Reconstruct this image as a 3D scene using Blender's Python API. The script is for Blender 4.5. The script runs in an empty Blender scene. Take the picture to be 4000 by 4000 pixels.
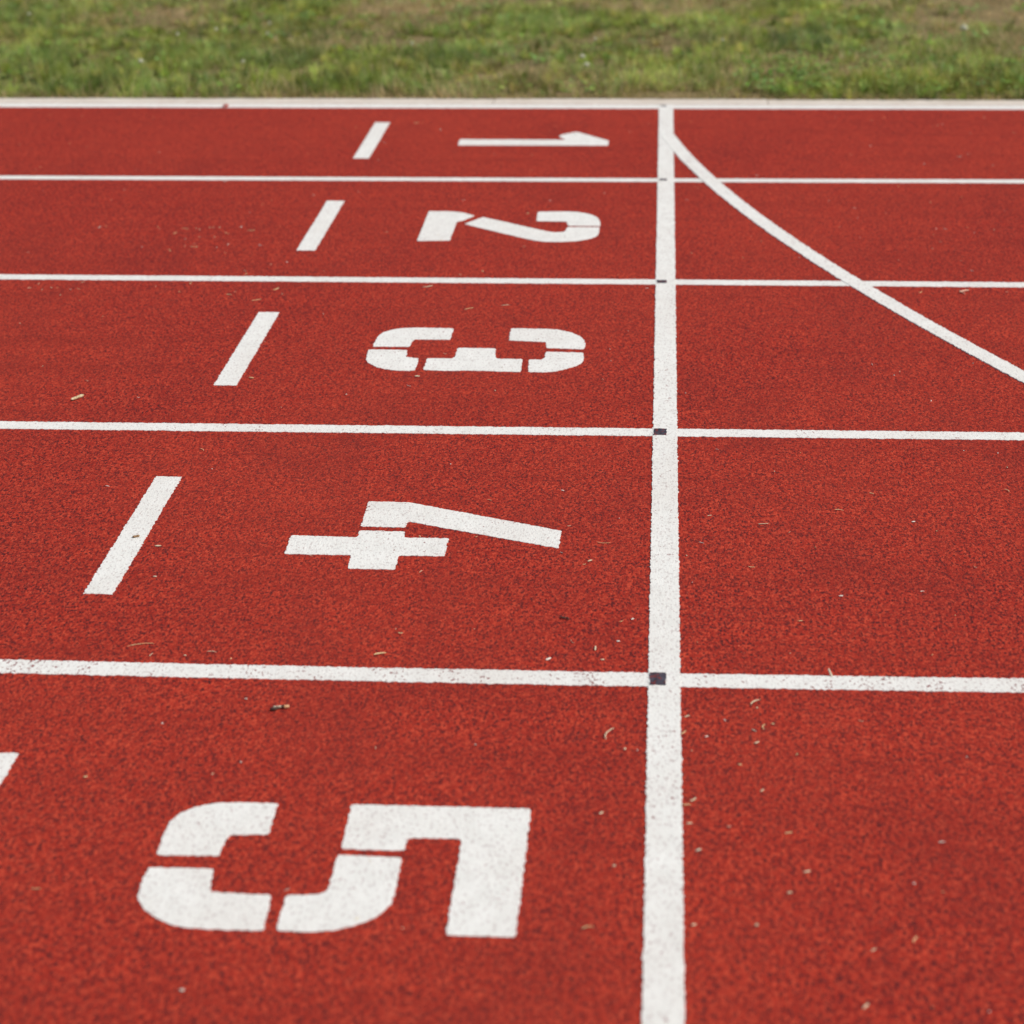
import bpy, bmesh, math, random
import numpy as np
from mathutils import Vector, Matrix

# measured camera and the marks on the ground (metres; X along the lanes, Y towards the lawn)
CAM_LOC=(-0.018, -8.15797, 1.53275)
CAM_R=(0.997882, 0.0643319, -0.0096418)
CAM_U=(-0.013888, 0.3554944, 0.9345752)
CAM_W=(-0.0635507, 0.9324619, -0.3556349)
LENS=79.1675
FOCUS=4.4426
NUMBERS={
 1:[[(-0.2505, -0.1067), (-0.2559, 0.0302), (0.1118, 0.023), (0.079, 0.0744), (0.0821, 0.1104), (0.1377, 0.1628), (0.2569, 0.0093), (0.2589, -0.1006)]],
 2:[[(-0.2504, -0.1894), (-0.2526, 0.1707), (-0.1671, 0.1727), (-0.1134, 0.1176), (-0.1375, 0.0641), (-0.1586, 0.04), (-0.1587, -0.1809)], [(-0.1343, 0.0147), (-0.0878, 0.1009), (-0.0352, 0.0574), (0.0331, -0.0032), (0.0985, -0.0588), (0.119, -0.0772), (0.1401, -0.0779), (0.155, -0.0738), (0.1611, -0.0611), (0.1646, -0.0153), (0.255, -0.0143), (0.2563, -0.0926), (0.2484, -0.13), (0.227, -0.1588), (0.1864, -0.1842), (0.1335, -0.1929), (0.0855, -0.1832), (0.0386, -0.1439), (-0.0414, -0.0712)], [(0.0701, 0.1715), (0.141, 0.1785), (0.1817, 0.1741), (0.2167, 0.1534), (0.2427, 0.1167), (0.2555, 0.067), (0.2574, -0.0015), (0.167, 0.0001), (0.1623, 0.0193), (0.1588, 0.0516), (0.0711, 0.056)]],
 3:[[(-0.2485, -0.0009), (-0.2479, 0.0706), (-0.2442, 0.1019), (-0.2287, 0.1339), (-0.2014, 0.156), (-0.1693, 0.1634), (-0.0698, 0.1601), (-0.0699, 0.0629), (-0.1555, 0.0612), (-0.1605, 0.0446), (-0.1607, -0.0001)], [(-0.2552, -0.0242), (-0.1625, -0.0262), (-0.161, -0.0825), (-0.1292, -0.0942), (-0.128, -0.1871), (-0.1569, -0.1928), (-0.1946, -0.1827), (-0.2225, -0.1618), (-0.243, -0.1338), (-0.2523, -0.105)], [(-0.1087, -0.0906), (-0.0508, -0.0916), (-0.0444, -0.0738), (-0.0465, -0.0045), (0.0443, -0.0066), (0.0487, -0.0806), (0.056, -0.0901), (0.1137, -0.0901), (0.1148, -0.1912), (0.0728, -0.1898), (-0.0006, -0.1828), (-0.0477, -0.1891), (-0.1106, -0.1837)], [(0.0699, 0.1644), (0.1734, 0.1624), (0.2098, 0.1424), (0.2346, 0.1118), (0.2505, 0.0761), (0.2545, 0.0456), (0.2548, -0.0068), (0.1643, 0.0003), (0.1612, 0.0508), (0.0717, 0.0602)], [(0.1287, -0.0925), (0.1572, -0.0945), (0.1636, -0.0817), (0.1653, -0.0296), (0.2529, -0.0346), (0.2553, -0.1029), (0.2438, -0.1368), (0.2169, -0.1662), (0.179, -0.1928), (0.1329, -0.1906)]],
 4:[[(-0.1287, 0.1764), (-0.0473, 0.1729), (0.2516, 0.0342), (0.2508, -0.055), (-0.0402, 0.0715), (-0.0414, 0.0406), (-0.1268, 0.0419)], [(-0.1273, 0.0207), (-0.0393, 0.0188), (-0.0388, -0.0121), (0.0445, -0.0126), (0.0443, -0.1012), (-0.0393, -0.1009), (-0.0387, -0.1691), (-0.1241, -0.1676), (-0.1259, -0.1022), (-0.2497, -0.102), (-0.2512, -0.009), (-0.1254, -0.014)]],
 5:[[(-0.2488, 0.0117), (-0.2516, 0.0916), (-0.2468, 0.1199), (-0.2338, 0.1395), (-0.2069, 0.16), (-0.1681, 0.1683), (-0.1062, 0.166), (-0.1045, 0.0757), (-0.1539, 0.0734), (-0.1627, 0.0638), (-0.1622, 0.0129)], [(-0.2522, -0.0224), (-0.163, -0.0222), (-0.1597, -0.0776), (-0.1527, -0.084), (-0.073, -0.0874), (-0.0701, -0.1759), (-0.1057, -0.1766), (-0.1618, -0.1762), (-0.2008, -0.1639), (-0.2289, -0.1385), (-0.2461, -0.1122), (-0.253, -0.0877)], [(-0.0009, 0.0235), (0.088, 0.0201), (0.0892, -0.0933), (0.0821, -0.1181), (0.063, -0.1458), (0.0322, -0.1668), (-0.0079, -0.1781), (-0.053, -0.1751), (-0.0537, -0.0864), (-0.0105, -0.0838), (0.0008, -0.0727)], [(-0.0008, 0.1683), (0.2566, 0.1675), (0.2559, -0.1756), (0.1664, -0.1759), (0.1655, 0.0762), (0.0968, 0.076), (0.0898, 0.072), (0.0889, 0.039), (0.0017, 0.0408)]],
}
DEBRIS=[
('husk', -1.3104, -3.4911, -1.2906, -3.4573, 9, 'pale peanut shaped husk lying beside the line between lanes 3 and 4, far left'),
('husk', -0.9903, -4.3048, -0.9783, -4.2978, 6, 'brown broken husk lying on the white dash left of the number 4'),
('seed', -0.94, -4.3454, -0.9279, -4.3436, 5, 'long cream seed on the red rubber just right of the dash beside number 4'),
('seed', -0.9114, -4.4913, -0.9046, -4.491, 4.5, 'small greenish oval seed below right of the dash beside number 4'),
('straw', -0.8899, -4.7947, -0.8478, -4.7804, 1.5, 'longest thin dry straw lying above the worn line between lanes 4 and 5'),
('straw', -0.8438, -4.8325, -0.8405, -4.8202, 1.5, 'short straw just below the longest straw near the left part of the worn line'),
('seed', -0.7883, -4.8251, -0.7841, -4.8249, 3.5, 'cream seed beside the curled straw above the worn line between lanes 4 and 5'),
('curl', -0.7533, -4.8083, -0.7369, -4.8116, 1.2, 'curled pale straw thread right of the longest straw above the worn line'),
('twig', -0.6114, -5.0219, -0.5907, -5.0155, 5, 'dark broken twig with pale end lying in lane 5 above the number 5'),
('crumb', -0.6602, -4.9845, -0.6542, -4.9843, 6, 'grey gritty lump on the red rubber left of the dark broken twig'),
('twig_up', 0.2672, -4.8583, 0.263, -4.8362, 4, 'small pale twig leaning up at the line between lanes 4 and 5, right side'),
('curl', -0.0877, -5.1028, -0.0766, -5.0641, 2, 'bent pale straw in lane 5 just left of the white start line'),
('seed', -0.1929, -4.8184, -0.185, -4.809, 5, 'brightest white oval seed near the line between lanes 4 and 5'),
('seed', -0.1137, -4.7766, -0.1138, -4.7582, 4, 'upright cream seed left of the start line above the worn line'),
('seed', -0.1042, -4.8125, -0.0976, -4.8123, 4, 'flat cream seed nearest to the dark mark between lanes 4 and 5'),
('crumb', -0.0795, -4.7381, -0.0736, -4.7379, 5, 'white crumb in lane 4 above right of the upright cream seed'),
('crumb', -0.0563, -4.6469, -0.0525, -4.6413, 4, 'small white forked crumb in lane 4 close to the left edge of the start line'),
('straw', -0.076, -4.6586, -0.0696, -4.654, 1.5, 'short cream straw in lane 4 left of the white forked crumb'),
('twig', -0.1751, -4.6432, -0.1634, -4.6525, 3, 'thin dark sliver of wood in lane 4 below the number 4'),
('straw', -0.1558, -4.7341, -0.1488, -4.7504, 1, 'hair thin slanting straw below the dark sliver of wood'),
('straw', -0.4758, -4.8115, -0.4565, -4.8036, 4, 'thick golden straw lying above the worn line in the middle of lane 4'),
('straw', -0.4463, -4.7213, -0.4379, -4.7231, 3, 'short golden straw right of and above the thick golden straw'),
('straw', -0.1262, -4.2922, -0.1002, -4.2963, 1.3, 'fine long straw in lane 4 between the number 4 and the start line'),
('crumb', -0.1387, -4.3882, -0.131, -4.3805, 5, 'pale ragged crumb below the fine long straw right of number 4'),
('crumb', -0.2036, -4.0185, -0.1969, -4.0226, 4, 'small white crumb above the long diagonal bar of the number 4'),
('chip', -0.946, -3.3072, -0.9342, -3.3107, 6, 'orange wood chip beside the foot of the dash left of number 3'),
('straw', -0.6297, -2.5147, -0.6046, -2.4987, 3, 'pale straw under the line between lanes 2 and 3, above number 3'),
('straw', -1.0145, -2.556, -1.0026, -2.5305, 3, 'pale straw under the line between lanes 2 and 3, above the dash'),
('straw', -0.5019, -2.7259, -0.4808, -2.7087, 2, 'slanting straw in lane 3 above the number 3'),
('straw', -0.4134, -2.6852, -0.3926, -2.6775, 2, 'flat thin straw in lane 3 above the right half of number 3'),
('straw', -1.0525, -2.6609, -1.0301, -2.6456, 2, 'straw just above the top end of the dash left of number 3'),
('crumb', -0.5688, -3.2848, -0.5571, -3.2844, 6, 'pale crumb just below the left half of the number 3'),
('straw', 0.7477, -2.5297, 0.7741, -2.5092, 7, 'feathery pink straw under the line between lanes 2 and 3 at far right'),
('straw', 0.751, -2.5074, 0.7608, -2.5441, 4, 'pale flake crossing the feathery pink straw at far right'),
('curl', 0.1341, -4.9724, 0.1491, -4.9533, 2, 'arched straw in lane 5 right of the start line'),
('crumb', 0.1417, -4.9811, 0.1457, -4.9791, 4, 'cream crumb under the arched straw right of the start line'),
('straw', 0.0308, -5.0195, 0.0391, -5.0146, 3, 'straw close to the right edge of the start line, top of lane 5'),
('seed', 0.1324, -5.0547, 0.1394, -5.064, 4, 'grey slanting seed in lane 5 below the arched straw'),
('seed', 0.0604, -5.0849, 0.0671, -5.082, 4, 'bright cream seed in lane 5 right of the start line'),
('straw', 0.0261, -5.0787, 0.0332, -5.0679, 3, 'slanting straw touching the start line left of the bright cream seed'),
('straw', 0.1345, -5.1047, 0.1424, -5.0992, 4, 'straw in lane 5 below the grey slanting seed'),
('seed', 0.1375, -5.2578, 0.1444, -5.2489, 4, 'pale slanting seed alone in the middle of lane 5, right side'),
('straw', 0.0369, -5.2927, 0.0454, -5.2823, 4, 'short thick straw by the start line beside the top of number 5'),
('straw', 0.0255, -5.3039, 0.0379, -5.3018, 3, 'golden straw poking out from the right edge of the start line'),
('seed', 0.0302, -5.357, 0.0406, -5.3558, 5, 'long cream seed beside the start line in lane 5'),
('crumb', 0.0872, -5.3639, 0.0936, -5.3622, 5, 'pink crumb in lane 5 right of the long cream seed'),
('straw', 0.1671, -5.3799, 0.1778, -5.3772, 3, 'thin straw in lane 5 below the pale slanting seed'),
('seed', 0.0425, -5.4352, 0.0521, -5.4276, 6, 'dull grey seed beside the start line level with number 5'),
('seed', -0.0922, -5.3359, -0.0849, -5.328, 5, 'blurred cream seed left of the start line beside number 5'),
('seed', -0.0701, -5.4809, -0.0643, -5.4786, 5, 'round blurred seed left of the start line level with the middle of number 5'),
('crumb', -0.0605, -5.1338, -0.0568, -5.1269, 5, 'cream crumb just left of the start line below the bent straw'),
('seed', 0.1614, -5.5406, 0.1699, -5.5382, 5, 'pale flat seed in lane 5, right of the middle of the start line'),
('straw', 0.1869, -5.4858, 0.1964, -5.4813, 4, 'pair of short straw stalks right of the pale flat seed'),
('crumb', 0.1163, -5.6242, 0.1223, -5.6221, 7, 'round cream crumb in the lower right of lane 5'),
('crumb', 0.0348, -5.6276, 0.0427, -5.6247, 6, 'yellow crumb beside the lower start line'),
('straw', 0.3164, -5.657, 0.3225, -5.6421, 3, 'upright straw low in the right part of lane 5'),
('straw', 0.2613, -5.6802, 0.2677, -5.6733, 3, 'short slanting straw in the lower right of lane 5'),
('straw', 0.2404, -5.8099, 0.2476, -5.8002, 5, 'blurred slanting straw at the bottom right edge of the photo'),
('straw', -0.8491, -5.2597, -0.8437, -5.257, 4, 'short cream straw between the lane 5 dash and the number 5'),
('straw', -0.8416, -5.5781, -0.829, -5.5762, 2, 'golden straw at far left beside the lower half of number 5'),
('crumb', -0.7734, -5.076, -0.7687, -5.0758, 4, 'white speck of grit in lane 5 below the line, left side'),
('crumb', -0.5958, -5.8106, -0.5871, -5.809, 7, 'grey white crumb below the number 5'),
('crumb', -1.6122, -0.0389, -1.597, -0.0188, 22, 'red rubber lump on the white inner line, left of the middle'),
('straw', 0.1744, -4.1887, 0.1946, -4.1852, 2, 'straw in lane 4 right of the start line, upper part'),
('straw', 0.149, -4.4033, 0.1608, -4.4052, 2, 'long thin straw in lane 4 right of the start line, middle part'),
('seed', 0.3014, -4.5297, 0.3094, -4.5282, 4, 'white flat seed in the lower middle of lane 4, right side'),
('seed', 0.4629, -4.1652, 0.4702, -4.1636, 4, 'bright seed in the right part of lane 4'),
('curl', 0.3966, -4.0142, 0.4045, -4.0196, 2, 'hooked yellow straw in the upper right of lane 4'),
('straw', 0.2243, -4.6415, 0.233, -4.6401, 2, 'thin pale straw low in lane 4 right of the start line')]
PATCH=[(-1.461, -1.878), (-1.394, -1.951), (-1.377, -1.898), (-1.335, -1.902), (-1.298, -1.877), (-1.282, -1.874), (-1.221, -1.87), (-1.184, -1.908), (-1.247, -1.942), (-1.273, -1.99), (-1.316, -1.991), (-1.353, -2.015), (-1.337, -2.097), (-1.31, -2.103), (-1.373, -2.147), (-1.22, -2.076), (-1.21, -2.169), (-1.128, -2.082), (-1.063, -2.291), (-1.121, -2.36), (-1.24, -2.493), (-1.309, -1.877), (-1.346, -1.892), (-1.656, -2.552), (-1.644, -2.509), (-1.619, -2.566), (-1.6, -2.545), (-1.584, -2.544), (-1.525, -2.558), (-1.531, -2.49)]
FLOWERS=[(-2.039, 0.509), (-1.885, 1.26), (-2.021, 1.126), (-1.971, 2.18), (-1.703, 1.516), (-1.65, 1.147), (-0.329, 0.592), (-0.306, 0.409), (-0.293, 1.049), (0.22, 1.019), (1.217, 1.322), (-2.814, 1.755), (-1.027, 0.938), (-1.644, 0.541)]
CURVE=[0.001964, 0.062454, -0.08374, -0.055437]
SUN = 3.0; SUN_EL = 50; SUN_ANG = 3.0; SKY = .075; EXPO = 0.12; FSTOP = 4.3
NB1 = 150000; NB2 = 50000
# ------------------------------------------------------------------ helpers
R = math.radians
scene = bpy.context.scene
COL = scene.collection
rng = np.random.default_rng(7)
random.seed(7)


def obj(name, mesh, mat=None, parent=None):
    o = bpy.data.objects.new(name, mesh)
    COL.objects.link(o)
    if mat:
        mesh.materials.append(mat)
    if parent:
        o.parent = parent
    return o


def tag(o, label=None, cat=None, group=None, kind=None):
    if label: o['label'] = label
    if cat: o['category'] = cat
    if group: o['group'] = group
    if kind: o['kind'] = kind
    return o


def mesh_from(name, verts, faces):
    me = bpy.data.meshes.new(name)
    me.from_pydata([tuple(v) for v in verts], [], faces)
    me.update()
    return me


# ------------------------------------------------------------------ materials
class NT:
    def __init__(s, name):
        s.m = bpy.data.materials.new(name)
        s.m.use_nodes = True
        s.t = s.m.node_tree
        s.b = s.t.nodes['Principled BSDF']
        s.pos = s.n('ShaderNodeNewGeometry').outputs['Position']

    def n(s, t, **kw):
        x = s.t.nodes.new(t)
        for k, v in kw.items(): setattr(x, k, v)
        return x

    def link(s, a, b): s.t.links.new(a, b)

    def noise(s, scale, detail=2, rough=.5, vec=None, w=0):
        x = s.n('ShaderNodeTexNoise')
        x.inputs['Scale'].default_value = scale
        x.inputs['Detail'].default_value = detail
        x.inputs['Roughness'].default_value = rough
        v = vec or s.pos
        if w:
            a = s.n('ShaderNodeVectorMath', operation='ADD')
            s.link(v, a.inputs[0]); a.inputs[1].default_value = (w * 3.7, w * 5.1, w * 1.3)
            v = a.outputs[0]
        s.link(v, x.inputs['Vector'])
        return x.outputs['Fac']

    def ramp(s, fac, stops):
        x = s.n('ShaderNodeValToRGB')
        e = x.color_ramp.elements
        while len(e) < len(stops): e.new(.5)
        for i, (p, c) in enumerate(stops):
            e[i].position = p
            e[i].color = (c, c, c, 1) if isinstance(c, (int, float)) else (*c, 1)
        s.link(fac, x.inputs[0])
        return x.outputs[0]

    def mix(s, fac, a, b, mode='MIX'):
        x = s.n('ShaderNodeMix', data_type='RGBA', blend_type=mode)
        for sock, v in ((x.inputs[0], fac), (x.inputs[6], a), (x.inputs[7], b)):
            if isinstance(v, (int, float)): sock.default_value = v
            elif isinstance(v, tuple): sock.default_value = (*v, 1)
            else: s.link(v, sock)
        return x.outputs[2]

    def math(s, op, a, b):
        x = s.n('ShaderNodeMath', operation=op)
        for i, v in enumerate((a, b)):
            if isinstance(v, (int, float)): x.inputs[i].default_value = v
            else: s.link(v, x.inputs[i])
        return x.outputs[0]

    def bump(s, h, dist, strength=1):
        x = s.n('ShaderNodeBump')
        x.inputs['Distance'].default_value = dist
        x.inputs['Strength'].default_value = strength
        s.link(h, x.inputs['Height'])
        s.link(x.outputs[0], s.b.inputs['Normal'])

    def done(s, col, rough=.85, spec=.25):
        if isinstance(col, tuple): s.b.inputs['Base Color'].default_value = (*col, 1)
        else: s.link(col, s.b.inputs['Base Color'])
        s.b.inputs['Roughness'].default_value = rough
        s.b.inputs['Specular IOR Level'].default_value = spec
        return s.m


def granules(m):
    """rubber granulate: cell colour, pit mask and relief shared by track and paint;
    the crumbs were screeded across the lanes and lie a little elongated that way"""
    mp = m.n('ShaderNodeMapping'); mp.inputs['Scale'].default_value = (1.15, .62, 1)
    m.link(m.pos, mp.inputs['Vector']); m.pos = mp.outputs[0]
    v = m.n('ShaderNodeTexVoronoi'); v.inputs['Scale'].default_value = 270
    m.link(m.pos, v.inputs['Vector'])
    sep = m.n('ShaderNodeSeparateColor'); m.link(v.outputs['Color'], sep.inputs[0])
    cell = sep.outputs[0]
    # black crumbs: some cells of a coarser, warped pattern
    nz = m.n('ShaderNodeTexNoise'); nz.inputs['Scale'].default_value = 240; nz.inputs['Detail'].default_value = 2
    m.link(m.pos, nz.inputs['Vector'])
    wv = m.n('ShaderNodeVectorMath', operation='MULTIPLY_ADD'); m.link(nz.outputs['Color'], wv.inputs[0])
    wv.inputs[1].default_value = (.006, .006, 0); m.link(m.pos, wv.inputs[2])
    v2 = m.n('ShaderNodeTexVoronoi'); v2.inputs['Scale'].default_value = 235; m.link(wv.outputs[0], v2.inputs['Vector'])
    sp2 = m.n('ShaderNodeSeparateColor'); m.link(v2.outputs['Color'], sp2.inputs[0])
    m.black = m.math('MULTIPLY', m.ramp(sp2.outputs[1], [(.69, 0), (.80, 1)]), m.ramp(v2.outputs['Distance'], [(.32, 1), (.66, .1)]))
    pit = m.noise(150, 3, .62)
    relief = m.math('ADD', m.math('MULTIPLY', v.outputs['Distance'], -.6), m.noise(190, 3, .65, w=2))
    return cell, pit, relief


def track_mat():
    m = NT('red rubber granulate')
    cell, pit, relief = granules(m)
    col = m.ramp(cell, [(0, TR0), (.55, TR1), (1, TR2)])
    # shade of the pits put into the colour, with black crumbs among them
    col = m.mix(m.ramp(pit, [(.54, 0), (.62, PITK)]), col, (.040, .010, .014))
    col = m.mix(m.math('MULTIPLY', m.black, .95), col, (.020, .010, .016))
    pit2 = m.noise(100, 2, .5, w=4)
    col = m.mix(m.ramp(pit2, [(.58, 0), (.68, .4)]), col, (.085, .012, .016))
    # worn and dusty areas with shapes of their own
    mott = m.noise(14, 4, .6, w=1)
    col = m.mix(m.ramp(mott, [(.3, 0.0), (.7, .30)]), col, (.22, .024, .018))
    big = m.noise(1.3, 3, .55, w=3)
    col = m.mix(m.ramp(big, [(.35, 0), (.7, .20)]), col, (.48, .060, .030))
    stain = m.noise(3.1, 4, .6, w=6)
    col = m.mix(m.ramp(stain, [(.52, 0), (.75, .30)]), col, (.17, .020, .017))
    # faint streaks along the running direction
    mp = m.n('ShaderNodeMapping'); mp.inputs['Scale'].default_value = (.55, 5.5, 1); m.link(m.n('ShaderNodeNewGeometry').outputs['Position'], mp.inputs['Vector'])
    col = m.mix(m.ramp(m.noise(1.6, 4, .6, vec=mp.outputs[0]), [(.48, 0), (.72, .28)]), col, (.20, .020, .014))
    # pale scuff dust
    dust = m.math('MULTIPLY', m.ramp(m.noise(230, 2, .5, w=8), [(.66, 0), (.74, 1)]),
                  m.ramp(m.noise(2.2, 3, .6, w=9), [(.47, 0), (.7, .5)]))
    col = m.mix(dust, col, (.50, .22, .14))
    m.bump(relief, .0016, .8)
    return m.done(col, .95, .12)


def paint_mat(name, wear):
    m = NT(name)
    cell, pit, relief = granules(m)
    col = m.ramp(m.noise(30, 3, .6, w=5), [(.3, (.76, .75, .715)), (.7, (.84, .83, .795))])
    col = m.mix(m.ramp(m.noise(4, 4, .65, w=11), [(.45, 0), (.75, .35)]), col, (.66, .60, .55))
    # greyish hollows between the coated granules
    col = m.mix(m.ramp(m.noise(170, 2, .5, w=2), [(.55, 0), (.66, .42)]), col, (.40, .31, .30))
    # bare spots where rubber shows
    thr = m.math('ADD', pit, m.math('MULTIPLY', m.math('SUBTRACT', m.noise(16, 3, .6, w=7), .5), .45))
    lo = .70 - .092 * wear
    col = m.mix(m.ramp(thr, [(lo, 0), (lo + .06, .60 + .25 * wear)]), col, (.22, .035, .035))
    m.bump(relief, .0012, .55)
    return m.done(col, .85, .15)


TR0 = (.27, .019, .012); TR1 = (.425, .034, .019); TR2 = (.62, .078, .038); PITK = .92
M_TRACK = track_mat()
M_PAINT = paint_mat('white track paint', 0.25)
M_PAINT_MID = paint_mat('white track paint slightly worn', 0.5)
M_PAINT_WORN = paint_mat('white track paint worn', 1.0)

m = NT('dark marking paint')
cell, pit, relief = granules(m)
c = m.ramp(m.noise(90, 3, .6), [(.35, (.030, .028, .040)), (.7, (.085, .075, .10))])
c = m.mix(m.ramp(pit, [(.54, 0), (.60, .75)]), c, (.20, .03, .025))
m.bump(relief, .0014, .8)
M_DARK = m.done(c, .85)

m = NT('pale concrete edging')
c = m.ramp(m.noise(9, 5, .65), [(.3, (.62, .55, .48)), (.7, (.74, .67, .60))])
c = m.mix(m.ramp(m.noise(70, 3, .6), [(.55, 0), (.75, .25)]), c, (.46, .40, .33))
c = m.mix(m.ramp(m.noise(3.5, 4, .65, w=3), [(.5, 0), (.72, .45)]), c, (.50, .41, .33))
m.bump(m.noise(240, 3, .6), .001, .5)
M_KERB = m.done(c, .9)

m = NT('thatch and soil')
c = m.ramp(m.noise(6, 5, .65), [(.3, (.17, .145, .055)), (.52, (.28, .21, .10)), (.72, (.44, .31, .18))])
c = m.mix(m.ramp(m.noise(120, 3, .6), [(.4, 0), (.65, .6)]), c, (.05, .045, .022))
m.bump(m.noise(90, 4, .6), .01, .8)
M_SOIL = m.done(c, .95, .1)

m = NT('grass blades')
at = m.n('ShaderNodeAttribute', attribute_name='tint')
tr = m.n('ShaderNodeBsdfTranslucent')
m.link(at.outputs['Color'], tr.inputs['Color'])
mx = m.n('ShaderNodeMixShader'); mx.inputs[0].default_value = .5
m.done(at.outputs['Color'], .6, .3)
m.link(m.b.outputs[0], mx.inputs[1]); m.link(tr.outputs[0], mx.inputs[2])
m.link(mx.outputs[0], m.t.nodes['Material Output'].inputs[0])
M_GRASS = m.m


def simple(name, c0, c1, scale=300, rough=.75, spec=.25):
    m = NT(name)
    c = m.ramp(m.noise(scale, 3, .6), [(.35, c0), (.65, c1)])
    m.bump(m.noise(scale * 2, 2, .5), .0004, .5)
    return m.done(c, rough, spec)


M_STRAW = simple('dry straw', (.68, .47, .22), (.84, .66, .38))
M_CREAM = simple('cream husk', (.62, .50, .32), (.80, .70, .50))
M_WHITE = simple('pale seed shell', (.82, .77, .66), (.90, .87, .78))
M_WOOD = simple('dark wood', (.050, .030, .024), (.12, .075, .055))
M_GREYTWIG = simple('weathered twig', (.46, .41, .30), (.70, .62, .48))
M_BROWN = simple('brown husk', (.14, .07, .035), (.42, .27, .15))
M_HUSK = simple('weathered peanut husk', (.42, .32, .17), (.74, .62, .42), 160)
M_GRIT = simple('grey grit', (.45, .40, .34), (.68, .62, .54))
M_PINK = simple('pink straw', (.60, .33, .24), (.74, .48, .36))
M_ORANGE = simple('orange wood', (.62, .33, .15), (.75, .50, .28))
M_REDR = simple('loose red rubber', (.34, .04, .025), (.48, .07, .04))
M_PETAL = simple('clover petals', (.58, .58, .44), (.76, .74, .62))
M_STEM = simple('clover stalk', (.09, .14, .04), (.13, .18, .06))


# ------------------------------------------------------------------ painted markings
def jitter(n, amp, rs, closed=True):
    a = rs.normal(size=n)
    k = np.array([.2, .6, .2])
    b = np.convolve(np.r_[a[-1:], a, a[:1]], k, 'valid')
    c = rs.normal(size=n)
    k2 = np.ones(9) / 9
    c = np.convolve(np.r_[c[-4:], c, c[:4]], k2, 'valid') * 1.6
    return (b * 1.35 + c * .32) * amp


def ragged_outline(poly, step, amp, rs):
    P = np.array(poly, float)
    if np.sum(P[:, 0] * np.roll(P[:, 1], -1) - P[:, 1] * np.roll(P[:, 0], -1)) < 0:
        P = P[::-1]
    pts = []; nor = []
    for a, b in zip(P, np.roll(P, -1, 0)):
        d = b - a; L = np.hypot(*d); k = max(1, int(L / step))
        t = np.arange(k)[:, None] / k
        pts.append(a + d * t)
        nor.append(np.repeat([[d[1] / L, -d[0] / L]], k, 0))
    pts = np.vstack(pts); nor = np.vstack(nor)
    j = np.clip(jitter(len(pts), amp, rs), -1.9 * amp, 1.9 * amp)
    return pts + nor * j[:, None]


def paint_shape(name, polys, z, mat, rs, step=.0026, amp=.0009):
    """flat coat of paint: ragged-edged top and its thin sides"""
    V = []; F = []
    for p in polys:
        q = ragged_outline(p, step, amp, rs)
        n = len(q); b = len(V)
        V += [(x, y, z) for x, y in q] + [(x, y, -.0002) for x, y in q]
        F.append(list(range(b, b + n)))
        F += [(b + i, b + n + i, b + n + (i + 1) % n, b + (i + 1) % n) for i in range(n)]
    return obj(name, mesh_from(name, V, F), mat)


def round_corners(poly, r=.006):
    """sprayed stencil corners are never quite sharp"""
    P = np.array(poly, float); out = []
    n = len(P)
    for i in range(n):
        a, b, c = P[i - 1], P[i], P[(i + 1) % n]
        u = a - b; w = c - b; lu, lw = np.hypot(*u), np.hypot(*w)
        cosang = np.dot(u, w) / (lu * lw)
        if cosang < -.93:
            out.append(b); continue
        k = min(r, lu * .3, lw * .3)
        p0 = b + u / lu * k; p1 = b + w / lw * k
        for t in (0, .5, 1):
            out.append((1 - t) ** 2 * p0 + 2 * t * (1 - t) * b + t * t * p1)
    return out


def smooth_runs(poly):
    """Chaikin on shallow corners only, so that traced curves stay curves"""
    P = np.array(poly, float)
    for _ in range(2):
        out = []; n = len(P)
        for i in range(n):
            a, b, c = P[i - 1], P[i], P[(i + 1) % n]
            u = b - a; w = c - b
            lu, lw = np.hypot(*u), np.hypot(*w)
            ang = math.degrees(math.acos(max(-1, min(1, np.dot(u, w) / (lu * lw)))))
            if 4 < ang < 48 and max(lu, lw) < .16:
                out += [b - u * .25, b + w * .25]
            else:
                out.append(b)
        P = np.array(out)
    return P


def ribbon(name, centre, halfw, z, mat, rs, amp=.0012):
    """long painted line along sampled centre points (x, y), ragged on both edges"""
    C = np.array(centre, float); n = len(C)
    T = np.gradient(C, axis=0); T /= np.hypot(T[:, 0], T[:, 1])[:, None]
    N = np.stack([-T[:, 1], T[:, 0]], 1)
    a = np.clip(jitter(n, amp, rs), -.003, .003); b = np.clip(jitter(n, amp, rs), -.003, .003)
    L = C + N * (halfw + a)[:, None]; Q = C - N * (halfw + b)[:, None]
    V = [(x, y, z) for x, y in L] + [(x, y, z) for x, y in Q] + [(x, y, -.0002) for x, y in L] + [(x, y, -.0002) for x, y in Q]
    F = []
    for i in range(n - 1):
        F += [(i, n + i, n + i + 1, i + 1), (i, i + 1, 2 * n + i + 1, 2 * n + i), (n + i, 3 * n + i, 3 * n + i + 1, n + i + 1)]
    return obj(name, mesh_from(name, V, F), mat)


def xs(fine0, fine1, lo=-12., hi=12., step=.0028):
    return np.r_[np.linspace(lo, fine0, 120)[:-1], np.arange(fine0, fine1, step), np.linspace(fine1, hi, 120)]


LANE = 1.22
rs = np.random.default_rng(21)
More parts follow.
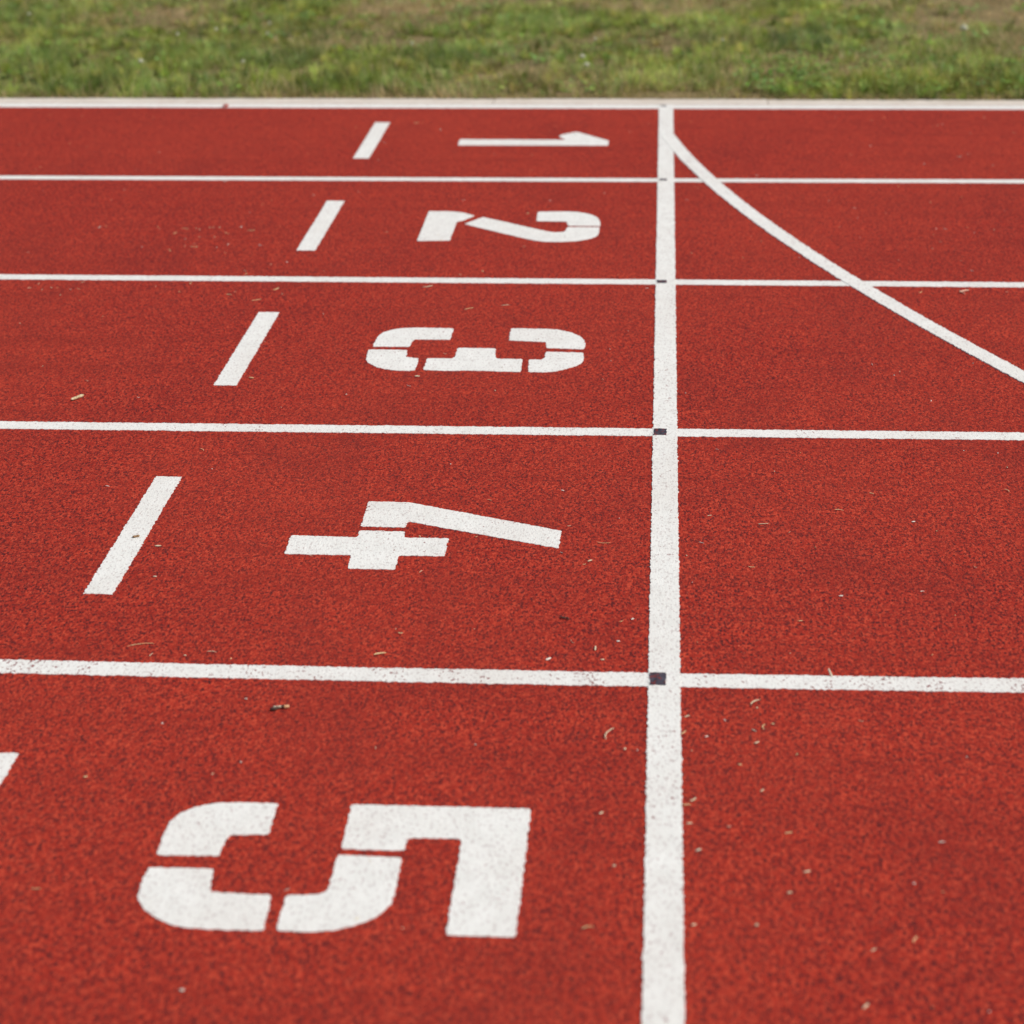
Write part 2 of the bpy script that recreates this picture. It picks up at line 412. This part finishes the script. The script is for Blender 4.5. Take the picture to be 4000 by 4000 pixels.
# lane lines run along X; the wide line across them is the start line
lane_names = {
    1: 'white line across the track between the lanes numbered 1 and 2',
    2: 'white line across the track between the lanes numbered 2 and 3',
    3: 'white line across the track between the lanes numbered 3 and 4',
    4: 'speckled worn white line between the lanes numbered 4 and 5',
}
BOW = {1: [(-2.0901, -1.2262), (-.0564, -1.2232), (1.0242, -1.2185)], 2: [(-1.7456, -2.4385), (-.0465, -2.4415), (.8907, -2.4435)],
       3: [(-1.4118, -3.660), (-.0312, -3.658), (.7307, -3.6563)], 4: [(-1.0724, -4.8775), (-.0266, -4.8836), (.5601, -4.8795)]}
for k in range(1, 5):
    x = xs(-3.2, 2.2)
    bx = np.array(BOW[k]); q = np.polyfit(bx[:, 0], bx[:, 1], 2)
    xc = np.clip(x, bx[0, 0] - .15, bx[2, 0] + .15)
    y = np.polyval(q, xc)
    o = ribbon('lane_line', np.stack([x, y], 1), .0245 if k < 4 else .0255, .0008,
               {1: M_PAINT, 2: M_PAINT, 3: M_PAINT_MID, 4: M_PAINT_WORN}[k], rs, .0011)
    tag(o, lane_names[k], 'lane line', 'lane lines of the track')
x = xs(-3.4, 2.4)
o = ribbon('lane_line', np.stack([x, x * 0 - .006], 1), .036, .0008, M_PAINT, rs, .0014)
tag(o, 'white inner line at the far edge of lane 1, against the concrete edging', 'lane line', 'lane lines of the track')

y = np.r_[np.linspace(-9.5, -6.3, 60)[:-1], np.arange(-6.3, .035, .0028)]
o = ribbon('start_line', np.stack([y * 0, y], 1), .0253, .0016, M_PAINT_MID, rs, .0008)
tag(o, 'broad white start line running from the grass edge across all five lanes', 'start line')

yy = np.r_[np.arange(-.50, -3.7, -.0028), np.linspace(-3.7, -6.5, 80)]
cm = np.array(CURVE)
cx = np.where(yy > -3.3, np.polyval(cm, yy), np.polyval(cm, -3.3) + (yy + 3.3) * np.polyval(np.polyder(cm), -3.3) + (yy + 3.3) ** 2 * .045)
o = ribbon('curved_line', np.stack([cx, yy], 1), .0240, .0022, M_PAINT, rs, .0012)
tag(o, 'curved white line sweeping from the start line in lane 1 out to the right', 'curved line')

words = {1: 'white stencilled number 1 with a slanted flag, in the lane by the grass',
         2: 'white stencilled number 2 in three pieces, second lane from the grass',
         3: 'white stencilled number 3 in five pieces, middle lane of the photo',
         4: 'white stencilled number 4 in two pieces, above the worn lane line',
         5: 'large blurred white stencilled number 5 in the nearest lane'}
dashw = {1: 'short white dash left of the number 1, nearest the grass', 2: 'short white dash left of the number 2',
         3: 'short white dash left of the number 3', 4: 'white dash left of the number 4 with a brown husk on it',
         5: 'white dash cut off by the left edge of the photo, beside number 5'}
NUMBERS[1] = [[(-.250, -.092), (-.252, .008), (.108, .004), (.080, .060), (.090, .092), (.140, .140), (.252, -.008), (.253, -.088)]]
for k in range(1, 6):
    cx0, cy0 = -.445, -LANE * (k - .5)
    polys = [round_corners(smooth_runs(p), .005) for p in NUMBERS[k]]
    mat = {1: M_PAINT, 2: M_PAINT, 3: M_PAINT, 4: M_PAINT_MID, 5: M_PAINT}[k]
    o = paint_shape('lane_number', polys, .0008, mat, rs)
    o.location = (cx0, cy0, 0)
    tag(o, words[k], 'lane number', 'lane numbers on the track')
    dx = {1: -.9945, 2: -.9925, 3: -.9905, 4: -.992, 5: -.992}[k]
    o = paint_shape('lane_dash', [[(-.0262, -.302), (.0262, -.302), (.0262, .302), (-.0262, .302)]], .0008,
                    M_PAINT_MID if k > 3 else M_PAINT, rs)
    o.location = (dx, {1: -.615, 2: -1.832, 3: -3.062, 4: -4.270, 5: -5.487}[k], 0)
    tag(o, dashw[k], 'dash mark', 'dash marks left of the numbers')

marks = [(0, .005, 'small dark mark on the start line at the inner line by the grass', .020),
         (1, -1.2205, 'small dark mark where the start line meets the line below number 1', .022),
         (2, -2.4415, 'small dark mark where the start line meets the line below number 2', .028),
         (3, -3.6585, 'dark mark where the start line meets the line below number 3', .040),
         (4, -4.8825, 'largest dark square mark where the start line meets the worn lane line', .046)]
for k, my, lab, hgt in marks:
    w, x0 = {0: (.020, -.009), 1: (.0235, -.0085), 2: (.0255, -.0098), 3: (.0265, -.0105), 4: (.0255, -.0103)}[k]
    o = paint_shape('timing_mark', [[(-w / 2, -hgt / 2), (w / 2, -hgt / 2), (w / 2, hgt / 2), (-w / 2, hgt / 2)]], .0024, M_DARK, rs, .0028, .0010)
    o.location = (x0, my, 0); o.rotation_euler = (0, 0, R([2.5, -2, 1.5, -1.2, 1.0][k]))
    tag(o, lab, 'dark mark', 'dark marks on the start line')


# ------------------------------------------------------------------ setting
def sheet(name, x0, x1, y0, y1, z, mat, kind='structure'):
    o = obj(name, mesh_from(name, [(x0, y0, z), (x1, y0, z), (x1, y1, z), (x0, y1, z)], [(0, 1, 2, 3)]), mat)
    return tag(o, kind=kind)


sheet('ground', -400, 400, -400, 400, -.06, M_SOIL)
# rubber surface: a slab with its own thickness
bm = bmesh.new()
bmesh.ops.create_cube(bm, size=1)
bmesh.ops.scale(bm, vec=(60, 10.2, .05), verts=bm.verts)
bmesh.ops.translate(bm, vec=(0, -5.1 + .036, -.025), verts=bm.verts)
me = bpy.data.meshes.new('running_track'); bm.to_mesh(me); bm.free()
tag(obj('running_track', me, M_TRACK), kind='structure')
# concrete edging between rubber and lawn, metre stones with fine joints
V = []; F = []
for i in range(-14, 14):
    a, b = i * 1.0 + .37 + .0015, (i + 1) * 1.0 + .37 - .0015
    e = .004; y0, y1, zt = .038, .136, .003 + random.uniform(-.0012, .0012)
    n = len(V)
    prof = [(y0, -.06), (y0, zt - e), (y0 + e, zt), (y1 - e, zt), (y1, zt - e), (y1, -.06)]
    for xx in (a, b):
        V += [(xx, py, pz) for py, pz in prof]
    F += [(n + j, n + 6 + j, n + 7 + j, n + 1 + j) for j in range(5)] + [tuple(n + j for j in range(5, -1, -1)), tuple(n + 6 + j for j in range(6))]
tag(obj('kerb', mesh_from('kerb', V, F), M_KERB), kind='structure')


def vnoise(x, y, seed, octaves=3):
    """smooth value noise, 0..1"""
    out = 0; tot = 0
    for o in range(octaves):
        r = np.random.default_rng(seed + o).random((257, 257))
        fx, fy = x * 2 ** o, y * 2 ** o
        ix, iy = np.floor(fx).astype(int), np.floor(fy).astype(int)
        u, v = fx - ix, fy - iy
        u = u * u * (3 - 2 * u); v = v * v * (3 - 2 * v)
        g = lambda a, b: r[a % 257, b % 257]
        val = (g(ix, iy) * (1 - u) + g(ix + 1, iy) * u) * (1 - v) + (g(ix, iy + 1) * (1 - u) + g(ix + 1, iy + 1) * u) * v
        out = out + val * .5 ** o; tot += .5 ** o
    return out / tot


def lawn_height(x, y):
    edge = np.clip((y - .14) / .25, 0, 1)
    return -.012 + edge * (.012 + .03 * (vnoise(x * 1.7, y * 1.7, 50, 2) - .5))


# lawn ground: gently uneven
gx = np.r_[np.linspace(-30, -8, 23)[:-1], np.linspace(-8, 8, 161), np.linspace(8, 30, 23)[1:]]
gy = np.r_[np.linspace(.136, 8, 120), np.linspace(8, 40, 33)[1:]]
GX, GY = np.meshgrid(gx, gy)
GZ = lawn_height(GX, GY)
V = np.stack([GX, GY, GZ], -1).reshape(-1, 3)
nx, ny = len(gx), len(gy)
F = [(j * nx + i, j * nx + i + 1, (j + 1) * nx + i + 1, (j + 1) * nx + i) for j in range(ny - 1) for i in range(nx - 1)]
tag(obj('lawn', mesh_from('lawn', V, F), M_SOIL), kind='structure')


def dryness(x, y):
    d = vnoise(x * 1.7 + 3, y * 1.5, 11, 4)
    right = np.clip((x - .2) / 1.2, 0, 1) * np.clip((y - 1.0) / 1.0, 0, 1)
    band = np.exp(-((y - .95 + .12 * x) / .42) ** 2)
    edge = np.exp(-((y - .15) / .06) ** 2)
    return d + .30 * right - .08 * band + (.24 + .2 * np.clip((x + .2) / 1.2, 0, 1)) * edge * (vnoise(x * 3, y * 3, 8, 2) * 1.6) - .02


GREENS = np.array([(.265, .32, .060), (.30, .385, .085), (.40, .39, .110), (.165, .235, .045), (.27, .37, .125)])
DRYS = np.array([(.66, .49, .27), (.58, .41, .22), (.55, .43, .19), (.76, .61, .38)])


def make_blades(N, x0, x1, y0, y1, r, lmul=1.0):
    x = r.uniform(x0, x1, N * 2); y = y0 + (y1 - y0) * r.random(N * 2)
    clump = vnoise(x * 6, y * 4.5, 31, 3)
    keep = r.random(N * 2) < (.10 + 1.1 * np.clip((clump - .30) * 2.6, 0, 1))
    x, y, clump = x[keep][:N], y[keep][:N], clump[keep][:N]
    n = len(x)
    dry = dryness(x, y)
    L = (.020 + .030 * r.random(n) ** 1.5 + .075 * np.clip(clump - .45, 0, 1)) * lmul
    L *= 1 + .45 * np.exp(-((y - .32) / .2) ** 2)
    L *= np.where(r.random(n) < .03, 1.9, 1)
    L *= np.clip(1.25 - 1.0 * np.clip(dry - .45, 0, 1) * 1.8, .45, 1.3)
    wdt = r.uniform(.0011, .0026, n)
    th = r.uniform(0, 2 * np.pi, n)
    # blades of one tuft lean alike
    th = np.where(r.random(n) < .55, vnoise(x * 4, y * 4, 77, 1) * 4 * np.pi, th)
    lean = r.uniform(.30, 1.30, n)
    dx, dy = np.cos(th), np.sin(th)
    px, py = -dy, dx
    z = lawn_height(x, y) - .003
    def pt(s, off, w):
        a = lean * (.55 + .75 * s)
        h = np.cos(a) * L * s; q = np.sin(a) * L * s
        return np.stack([x + dx * q + px * w * off, y + dy * q + py * w * off, z + h], 1)
    P = np.stack([pt(0, -.5, wdt), pt(0, .5, wdt), pt(.55, -.42, wdt), pt(.55, .42, wdt), pt(1, 0, wdt)], 1)
    # colour of each blade
    isdry = r.random(n) < np.clip((dry - .42) * 3.4, .08, .96)
    g = GREENS[r.integers(0, len(GREENS), n)]
    hue = vnoise(x * 2.9, y * 2.2, 91, 2)[:, None]
    tuft = vnoise(x * 11 + 5, y * 7, 123, 2)[:, None]
    g = g * (.40 + 1.15 * hue) * (.30 + 1.45 * tuft) * (1 + (vnoise(x * 1.6, y * 2.2, 140, 2)[:, None] - .5) * np.array([[.55, .0, -.5]])) * 1.25
    d = DRYS[r.integers(0, len(DRYS), n)]
    d = d * (.7 + .6 * tuft)
    c = np.where(isdry[:, None], d, g) * r.uniform(.75, 1.3, n)[:, None]
    return P, c


def make_tufts(n, r, x0=-3.6, x1=2.4, y0=.17, y1=3.2):
    """coarse tufts standing out of the turf: blades fanning from one crown"""
    tx = r.uniform(x0, x1, n); ty = y0 + (y1 - y0) * r.random(n) ** 1.15
    dry = dryness(tx, ty)
    ok = r.random(n) < np.clip(1.3 - 1.5 * np.clip(dry - .33, 0, 1) * 2, .04, 1)
    tx, ty, dry = tx[ok], ty[ok], dry[ok]
    k = r.integers(25, 80, len(tx))
    idx = np.repeat(np.arange(len(tx)), k); N = len(idx)
    spread = r.uniform(.008, .030, len(tx))[idx]
    th = r.uniform(0, 2 * np.pi, N); rr = spread * np.sqrt(r.random(N))
    x = tx[idx] + np.cos(th) * rr; y = np.maximum(ty[idx] + np.sin(th) * rr, .145)
    L = r.uniform(.024, .060, len(tx))[idx] * r.uniform(.6, 1.25, N) * (1 + .35 * np.exp(-((ty[idx] - .4) / .35) ** 2))
    wdt = r.uniform(.0013, .0034, N)
    th = th + r.normal(size=N) * .5
    lean = np.clip(.15 + rr / .03 * .85 + r.normal(size=N) * .15, .05, 1.25)
    dx, dy = np.cos(th), np.sin(th); z = lawn_height(x, y) - .003
    def pt(s, off):
        a = lean * (.5 + .9 * s); h = np.cos(a) * L * s; q = np.sin(a) * L * s
        return np.stack([x + dx * q - dy * wdt * off, y + dy * q + dx * wdt * off, z + h], 1)
    P = np.stack([pt(0, -.5), pt(0, .5), pt(.55, -.42), pt(.55, .42), pt(1, 0)], 1)
    base = GREENS[r.integers(0, len(GREENS), len(tx))] * r.uniform(.45, 1.75, (len(tx), 1)) * np.array([[1.08, 1.05, .95]])
    c = base[idx] * r.uniform(.75, 1.3, (N, 1))
    dd = r.random(N) < np.clip((dry[idx] - .36) * 2.0, .10, .75)
    c = np.where(dd[:, None], DRYS[r.integers(0, len(DRYS), N)] * r.uniform(.7, 1.15, (N, 1)), c)
    return P, c


def edge_straw(n, r):
    """dry blades flopping over the concrete edging"""
    x = r.uniform(-3.6, 2.4, n); keep = r.random(n) < np.clip(vnoise(x * 4, x * 0 + .5, 61, 2) ** 2 * 2 + .3 * (x > .2), 0, 1)
    x = x[keep]; n = len(x); y = .128 + .10 * r.random(n) ** 1.5
    th = -np.pi / 2 + r.normal(size=n) * .9; L = r.uniform(.02, .06, n); lean = r.uniform(.8, 1.35, n); w = r.uniform(.001, .002, n)
    dx, dy = np.cos(th), np.sin(th)
    def pt(s, off):
        return np.stack([x + dx * np.sin(lean) * L * s - dy * w * off, y + dy * np.sin(lean) * L * s + dx * w * off, np.maximum(.002 + np.cos(lean) * L * s * (1.3 - .6 * s), .004)], 1)
    P = np.stack([pt(0, -.5), pt(0, .5), pt(.55, -.42), pt(.55, .42), pt(1, 0)], 1)
    c = np.where(r.random((n, 1)) < .75, DRYS[r.integers(0, len(DRYS), n)], GREENS[r.integers(0, len(GREENS), n)]) * r.uniform(.7, 1.1, (n, 1))
    return P, c


def leaf_rosettes(n, r):
    """broad weed and clover leaves low in the turf, as little four-sided leaves"""
    cxs = np.r_[r.uniform(-3.4, 2.3, n), r.uniform(.3, 1.6, n // 2)]
    cys = np.r_[r.uniform(.2, 2.9, n) , r.uniform(.22, .9, n // 2)]
    P = []; c = []
    for X, Y in zip(cxs, cys):
        k = r.integers(6, 16); sp = r.uniform(.02, .06)
        tone = GREENS[r.integers(1, len(GREENS))] * r.uniform(.8, 1.5) * np.array([.85, 1.05, .95])
        for _ in range(k):
            ax, ay = X + r.normal() * sp, max(.17, Y + r.normal() * sp)
            s = r.uniform(.006, .014); t = r.uniform(0, 6.28); tilt = r.uniform(-.5, .5); zz = r.uniform(.012, .045)
            d = np.array([math.cos(t), math.sin(t), tilt]); e = np.array([-math.sin(t), math.cos(t), r.uniform(-.4, .4)])
            o = np.array([ax, ay, zz])
            P.append([o - d * s * .9 - e * s * .15, o - d * s * .9 + e * s * .15, o + d * s * .1 - e * s * .75, o + d * s * .1 + e * s * .75, o + d * s])
            c.append(tone * r.uniform(.8, 1.3))
    return np.array(P), np.array(c)


def blades_object(name, parts, label):
    P = np.concatenate([a for a, _ in parts]); c = np.concatenate([b for _, b in parts])
    n = len(P)
    me = bpy.data.meshes.new(name)
    me.vertices.add(n * 5); me.vertices.foreach_set('co', P.reshape(-1).astype(np.float32))
    base = (np.arange(n) * 5)[:, None]
    loops = np.concatenate([base + np.array([[0, 1, 3, 2]]), base + np.array([[2, 3, 4]])], 1).reshape(-1)
    me.loops.add(n * 7); me.loops.foreach_set('vertex_index', loops.astype(np.int32))
    start = np.stack([np.arange(n) * 7, np.arange(n) * 7 + 4], 1).reshape(-1)
    me.polygons.add(n * 2); me.polygons.foreach_set('loop_start', start.astype(np.int32))
    me.update(calc_edges=True)
    at = me.color_attributes.new('tint', 'FLOAT_COLOR', 'POINT')
    rgba = np.ones((n, 5, 4), np.float32); rgba[:, :, :3] = c[:, None, :]
    at.data.foreach_set('color', rgba.reshape(-1))
    me.validate()
    o = obj(name, me, M_GRASS)
    return tag(o, label, 'grass', kind='stuff')


gr = np.random.default_rng(5)
blades_object('grass', [make_blades(NB1, -3.7, 2.5, .142, 3.3, gr), make_blades(NB2, -8, -3.7, .142, 5, gr), make_blades(NB2, 2.5, 7, .142, 5, gr),
                        make_blades(NB2, -3.7, 2.5, 3.3, 6, gr), leaf_rosettes(420, gr), make_tufts(3600, gr), edge_straw(7500, gr)],
              'patchy green and straw coloured grass beyond the concrete edging')


# ------------------------------------------------------------------ small loose things
def tube_mesh(name, pts, radii, sides=6):
    P = np.array(pts, float); n = len(P)
    T = np.gradient(P, axis=0); T /= np.linalg.norm(T, axis=1)[:, None]
    V = []; F = []
    for i in range(n):
        a = np.cross(T[i], (0, 0, 1.)); la = np.linalg.norm(a)
        a = a / la if la > .05 else np.array([1., 0, 0])
        b = np.cross(T[i], a)
        for s in range(sides):
            t = 2 * math.pi * s / sides
            V.append(P[i] + radii[i] * (a * math.cos(t) + b * math.sin(t)))
    for i in range(n - 1):
        F += [(i * sides + s, i * sides + (s + 1) % sides, (i + 1) * sides + (s + 1) % sides, (i + 1) * sides + s) for s in range(sides)]
    F += [tuple(range(sides))[::-1], tuple((n - 1) * sides + s for s in range(sides))]
    me = mesh_from(name, V, F)
    me.polygons.foreach_set('use_smooth', [len(p.vertices) == 4 for p in me.polygons])
    return me


def lump_mesh(name, lx, ly, lz, r, seg=10, rings=7, rough=.18, waist=0.):
    V = [(-lx, 0, lz)]; F = []
    for i in range(1, rings):
        t = math.pi * i / rings
        for s in range(seg):
            u = 2 * math.pi * s / seg
            k = 1 + rough * r.normal()
            w = 1 - waist * math.exp(-((t - math.pi / 2) / .45) ** 2)
            V.append((-math.cos(t) * lx * (1 + rough * .3 * r.normal()), math.sin(t) ** .7 * math.cos(u) * ly * k * w,
                      lz + math.sin(t) ** .7 * math.sin(u) * lz * k * w))
    V.append((lx, 0, lz)); e = len(V) - 1
    F += [(0, 1 + (s + 1) % seg, 1 + s) for s in range(seg)]
    for i in range(rings - 2):
        a = 1 + i * seg
        F += [(a + s, a + (s + 1) % seg, a + seg + (s + 1) % seg, a + seg + s) for s in range(seg)]
    a = 1 + (rings - 2) * seg
    F += [(a + s, a + (s + 1) % seg, e) for s in range(seg)]
    me = mesh_from(name, V, F)
    me.polygons.foreach_set('use_smooth', [True] * len(me.polygons))
    return me


def straw_mesh(L, w, r, curl=0., n=9):
    s = np.linspace(-.5, .5, n)
    bend = curl if curl else r.uniform(-.12, .12)
    pts = np.stack([s * L, bend * L * (1 - 4 * s * s), w * .5 + .0006 + .0012 * np.abs(s) * r.random()], 1)
    rad = w * .5 * (1 - .55 * np.abs(2 * s) ** 3)
    return tube_mesh('straw', pts, rad)


dr = np.random.default_rng(99)
CATS = {'husk': ('seed_husk', 'husk'), 'seed': ('seed', 'seed'), 'straw': ('straw_bit', 'straw'), 'curl': ('straw_bit', 'straw'),
        'twig': ('twig', 'twig'), 'twig_up': ('twig', 'twig'), 'crumb': ('grit_crumb', 'crumb'), 'chip': ('wood_chip', 'wood chip')}
TOP = .0006


def place_debris(kind, xa, ya, xb, yb, wmm, label):
    A = np.array([xa, ya]); B = np.array([xb, yb]); C = (A + B) / 2; d = B - A
    L = max(float(np.hypot(*d)), .002) * (.8 if ya < -4.9 and kind in ('seed', 'crumb') else 1); w = wmm / 1000. * ((.55 if ya < -4.9 else .7) if kind in ('seed', 'crumb', 'straw') else 1)
    rz = math.atan2(d[1], d[0]); mat = M_CREAM; rx = 0
    if kind == 'husk':
        me = lump_mesh('husk', L / 2, w / 2, w * .42, dr, 14, 13, .07, .28); mat = M_BROWN if 'brown' in label else M_HUSK
    elif kind == 'seed':
        me = lump_mesh('seed', L / 2, w / 2, w * .36, dr, 10, 8, .06)
        mat = M_GREYTWIG if ('grey' in label or 'greenish' in label) else (M_WHITE if ('white' in label or 'bright' in label) else M_CREAM)
    elif kind in ('straw', 'curl'):
        me = straw_mesh(L, w, dr, {'curl': .15}.get(kind, 0))
        mat = M_PINK if 'pink' in label else (M_STRAW if ('golden' in label or 'yellow' in label) else (M_CREAM if dr.random() < .6 else M_STRAW))
    elif kind == 'twig':
        s = np.linspace(-.5, .5, 12)
        kn = 1 + .12 * dr.normal(size=12)
        me = tube_mesh('twig', np.stack([s * L, .004 * np.sin(s * 5) * L / .03, w * .5 + .001 + 0 * s], 1), w * .5 * kn, 8)
        mat = M_WOOD
    elif kind == 'twig_up':
        s = np.linspace(0, 1, 9)
        me = tube_mesh('twig', np.stack([-.0055 * s, .003 * s, .012 * s], 1), w * .5 * (1 - .25 * s), 8); mat = M_GREYTWIG
        C = A; rz = 0
    elif kind == 'chip':
        me = lump_mesh('chip', L / 2, w / 2, w * .2, dr, 6, 6, .12); mat = M_ORANGE
    else:
        me = lump_mesh('crumb', max(L / 2, w / 2), w / 2, w * .32, dr, 8, 6, .22)
        mat = M_REDR if 'red rubber lump' in label else (M_GRIT if 'grey' in label else (M_PINK if 'pink' in label else M_WHITE if 'white' in label else M_CREAM))
    name, cat = CATS[kind]
    o = obj(name, me, mat)
    o.location = (C[0], C[1], TOP if kind != 'twig_up' else .0005); o.rotation_euler = (0, 0, rz)
    tag(o, label, cat)
    if kind == 'twig' and 'pale end' in label:
        s = np.linspace(0, 1, 5)
        cap = obj('broken_end', tube_mesh('end', np.stack([L / 2 - .001 + .008 * s, 0 * s, w * .5 + .001 + 0 * s], 1), w * .53 * (1 - .1 * s), 8), M_ORANGE, o)
        s = np.linspace(0, 1, 7)
        bark = obj('bare_wood', tube_mesh('bare', np.stack([-L * .3 + L * .55 * s, 0 * s + .0004, w * .72 + .001 + 0 * s], 1), w * .36 * (1 - .1 * s), 8), M_GREYTWIG, o)
    return o


for row in DEBRIS:
    place_debris(*row)

# scattered crumbs nobody could tell apart: a few shapes, copied
protos = {}
for kind in ('straw', 'crumb'):
    protos[kind] = []
    for i in range(6):
        me = straw_mesh(dr.uniform(.005, .013), dr.uniform(.0007, .0014), dr, dr.choice([0, .2])) if kind == 'straw' else \
            lump_mesh('crumb', dr.uniform(.0009, .0020), dr.uniform(.0007, .0013), dr.uniform(.0005, .0009), dr, 8, 6, .2)
        me.materials.append([M_CREAM, M_STRAW, M_WHITE, M_STRAW, M_CREAM, M_GRIT][i])
        protos[kind].append(me)
side = {0: 'left', 1: 'right'}
ordn = {1: 'lane 1', 2: 'lane 2', 3: 'lane 3', 4: 'lane 4', 5: 'lane 5'}


def scatter(kind, x, y):
    name = {'straw': 'straw_bit', 'crumb': 'grit_crumb'}[kind]
    o = bpy.data.objects.new(name, protos[kind][dr.integers(6)])
    COL.objects.link(o)
    o.location = (x, y, TOP); o.rotation_euler = (0, 0, dr.uniform(0, 6.28))
    s = dr.uniform(.75, 1.35); o.scale = (s, s, s)
    k = min(5, max(1, int(-y / LANE) + 1)); sd = 'left' if x < 0 else 'right'
    what = {'straw': 'tiny loose straw bit', 'crumb': 'tiny pale crumb of grit'}[kind]
    tag(o, f'{what} scattered on the red track, {sd} of the white start line', 'straw' if kind == 'straw' else 'crumb',
        f'{"straw bits" if kind == "straw" else "crumbs"} scattered {sd} of the start line')
    return o


for x, y in PATCH:
    scatter('straw' if dr.random() < .7 else 'crumb', x, y).scale = (1.7, 1.5, .9)
fw = Vector(CAM_W); rt = Vector(CAM_R); up = Vector(CAM_U); cl = Vector(CAM_LOC)


def in_view(x, y, m=.49):
    d = Vector((x, y, 0)) - cl
    z = d.dot(fw); f = LENS / 36.
    return abs(d.dot(rt) / z * f) < m and abs(d.dot(up) / z * f) < m


cnt = 0
while cnt < 215:
    y = -5.85 + 5.7 * dr.random() ** 1.05; x = dr.uniform(-2.4, 1.3)
    if not in_view(x, y): continue
    if x < 0 and dr.random() < .45: continue
    if min(abs(y + LANE * k) for k in range(6)) < .03 or abs(x) < .035: continue
    scatter('straw' if dr.random() < .5 else 'crumb', x, y); cnt += 1

# clover heads standing in the lawn
flw = ['white clover head in the grass, front left by the edging', 'pale clover head in the grass, upper left', 'faint clover head in the grass, left of the cluster',
       'pale clover head at the very top of the grass, left', 'pale clover head in the grass, right of the left cluster', 'low pale clover head in the left cluster',
       'white clover head in the grass above the start line, upper of the close pair', 'white clover head in the grass above the start line, lower of the close pair',
       'broad pale clover head in the grass above the close pair', 'white clover head in the grass just right of the start line',
       'brightest white clover head in the dry grass at far right', 'pale clover head in the grass at far upper left',
       'faint clover head in the grass above the number 2', 'small clover head in the grass above the lane 1 dash']
for i, (x, y) in enumerate(FLOWERS):
    h = .070; base = float(lawn_height(np.array([x]), np.array([y]))[0])
    e = bpy.data.objects.new('clover_flower', None); COL.objects.link(e)
    e.location = (x, y, base)
    tag(e, flw[i], 'clover flower', 'clover flowers in the lawn')
    s = np.linspace(0, 1, 6)
    obj('stem', tube_mesh('stem', np.stack([.006 * np.sin(s * 2), .003 * s, h * s], 1), .0009 + 0 * s, 5), M_STEM, e)
    # flower head: a ball of small upright petals
    V = []; F = []
    rad = {10: .017, 6: .011, 7: .011, 0: .011}.get(i, .0075)
    c = np.array([.006 * math.sin(2), .003, h + rad * .6])
    for j in range(90):
        u = dr.normal(size=3); u /= np.linalg.norm(u); u[2] = abs(u[2]) * .9 - .25
        u /= np.linalg.norm(u)
        t = np.cross(u, dr.normal(size=3)); t /= np.linalg.norm(t)
        a = c + u * rad * .35; b = c + u * rad * dr.uniform(.85, 1.1); w = rad * .16; n = len(V)
        V += [a - t * w * .5, a + t * w * .5, (a + b) / 2 + t * w, b, (a + b) / 2 - t * w]
        F.append((n, n + 1, n + 2, n + 3, n + 4))
    bm = bmesh.new()
    bmesh.ops.create_icosphere(bm, subdivisions=2, radius=rad * .78, matrix=Matrix.Translation(Vector(c)))
    bmesh.ops.scale(bm, vec=(1, 1, .85), verts=bm.verts, space=Matrix.Translation(-Vector(c)))
    n0 = len(V); bm.verts.index_update()
    V += [tuple(q.co) for q in bm.verts]; F += [tuple(n0 + q.index for q in f.verts) for f in bm.faces]; bm.free()
    obj('flower_head', mesh_from('head', V, F), M_PETAL, e)

# ------------------------------------------------------------------ light
w = bpy.data.worlds.new('World'); scene.world = w; w.use_nodes = True
nt = w.node_tree
sky = nt.nodes.new('ShaderNodeTexSky'); sky.sky_type = 'NISHITA'; sky.sun_disc = False
bg = nt.nodes['Background']; nt.links.new(sky.outputs[0], bg.inputs[0])
bg.inputs[1].default_value = SKY
sd = Vector((.80, -.18, 0)).normalized() * math.cos(R(SUN_EL)) + Vector((0, 0, math.sin(R(SUN_EL))))
sky.sun_elevation = R(SUN_EL); sky.sun_rotation = math.atan2(sd.x, sd.y)
sky.air_density = 1.2; sky.dust_density = 2.5; sky.ozone_density = 1.0
sl = bpy.data.lights.new('sun', 'SUN'); sl.energy = SUN; sl.angle = R(SUN_ANG); sl.color = (1, .955, .865)
so = bpy.data.objects.new('sun', sl); COL.objects.link(so)
so.rotation_euler = (-sd).to_track_quat('-Z', 'Y').to_euler(); so.location = (0, 0, 8)

# ------------------------------------------------------------------ camera
cd = bpy.data.cameras.new('camera'); cam = bpy.data.objects.new('camera', cd); COL.objects.link(cam)
mtx = Matrix((rt, up, -fw)).transposed().to_4x4(); mtx.translation = cl
cam.matrix_world = mtx
cd.sensor_width = 36; cd.sensor_fit = 'HORIZONTAL'; cd.lens = LENS; cd.clip_start = .05; cd.clip_end = 1500
cd.dof.use_dof = True; cd.dof.focus_distance = FOCUS; cd.dof.aperture_fstop = FSTOP; cd.dof.aperture_blades = 0
scene.camera = cam
scene.render.engine = 'CYCLES'
scene.render.resolution_x = scene.render.resolution_y = 1024
vs = scene.view_settings
vs.view_transform = 'Standard'; vs.look = 'None'; vs.exposure = EXPO; vs.gamma = 1; vs.use_curve_mapping = False
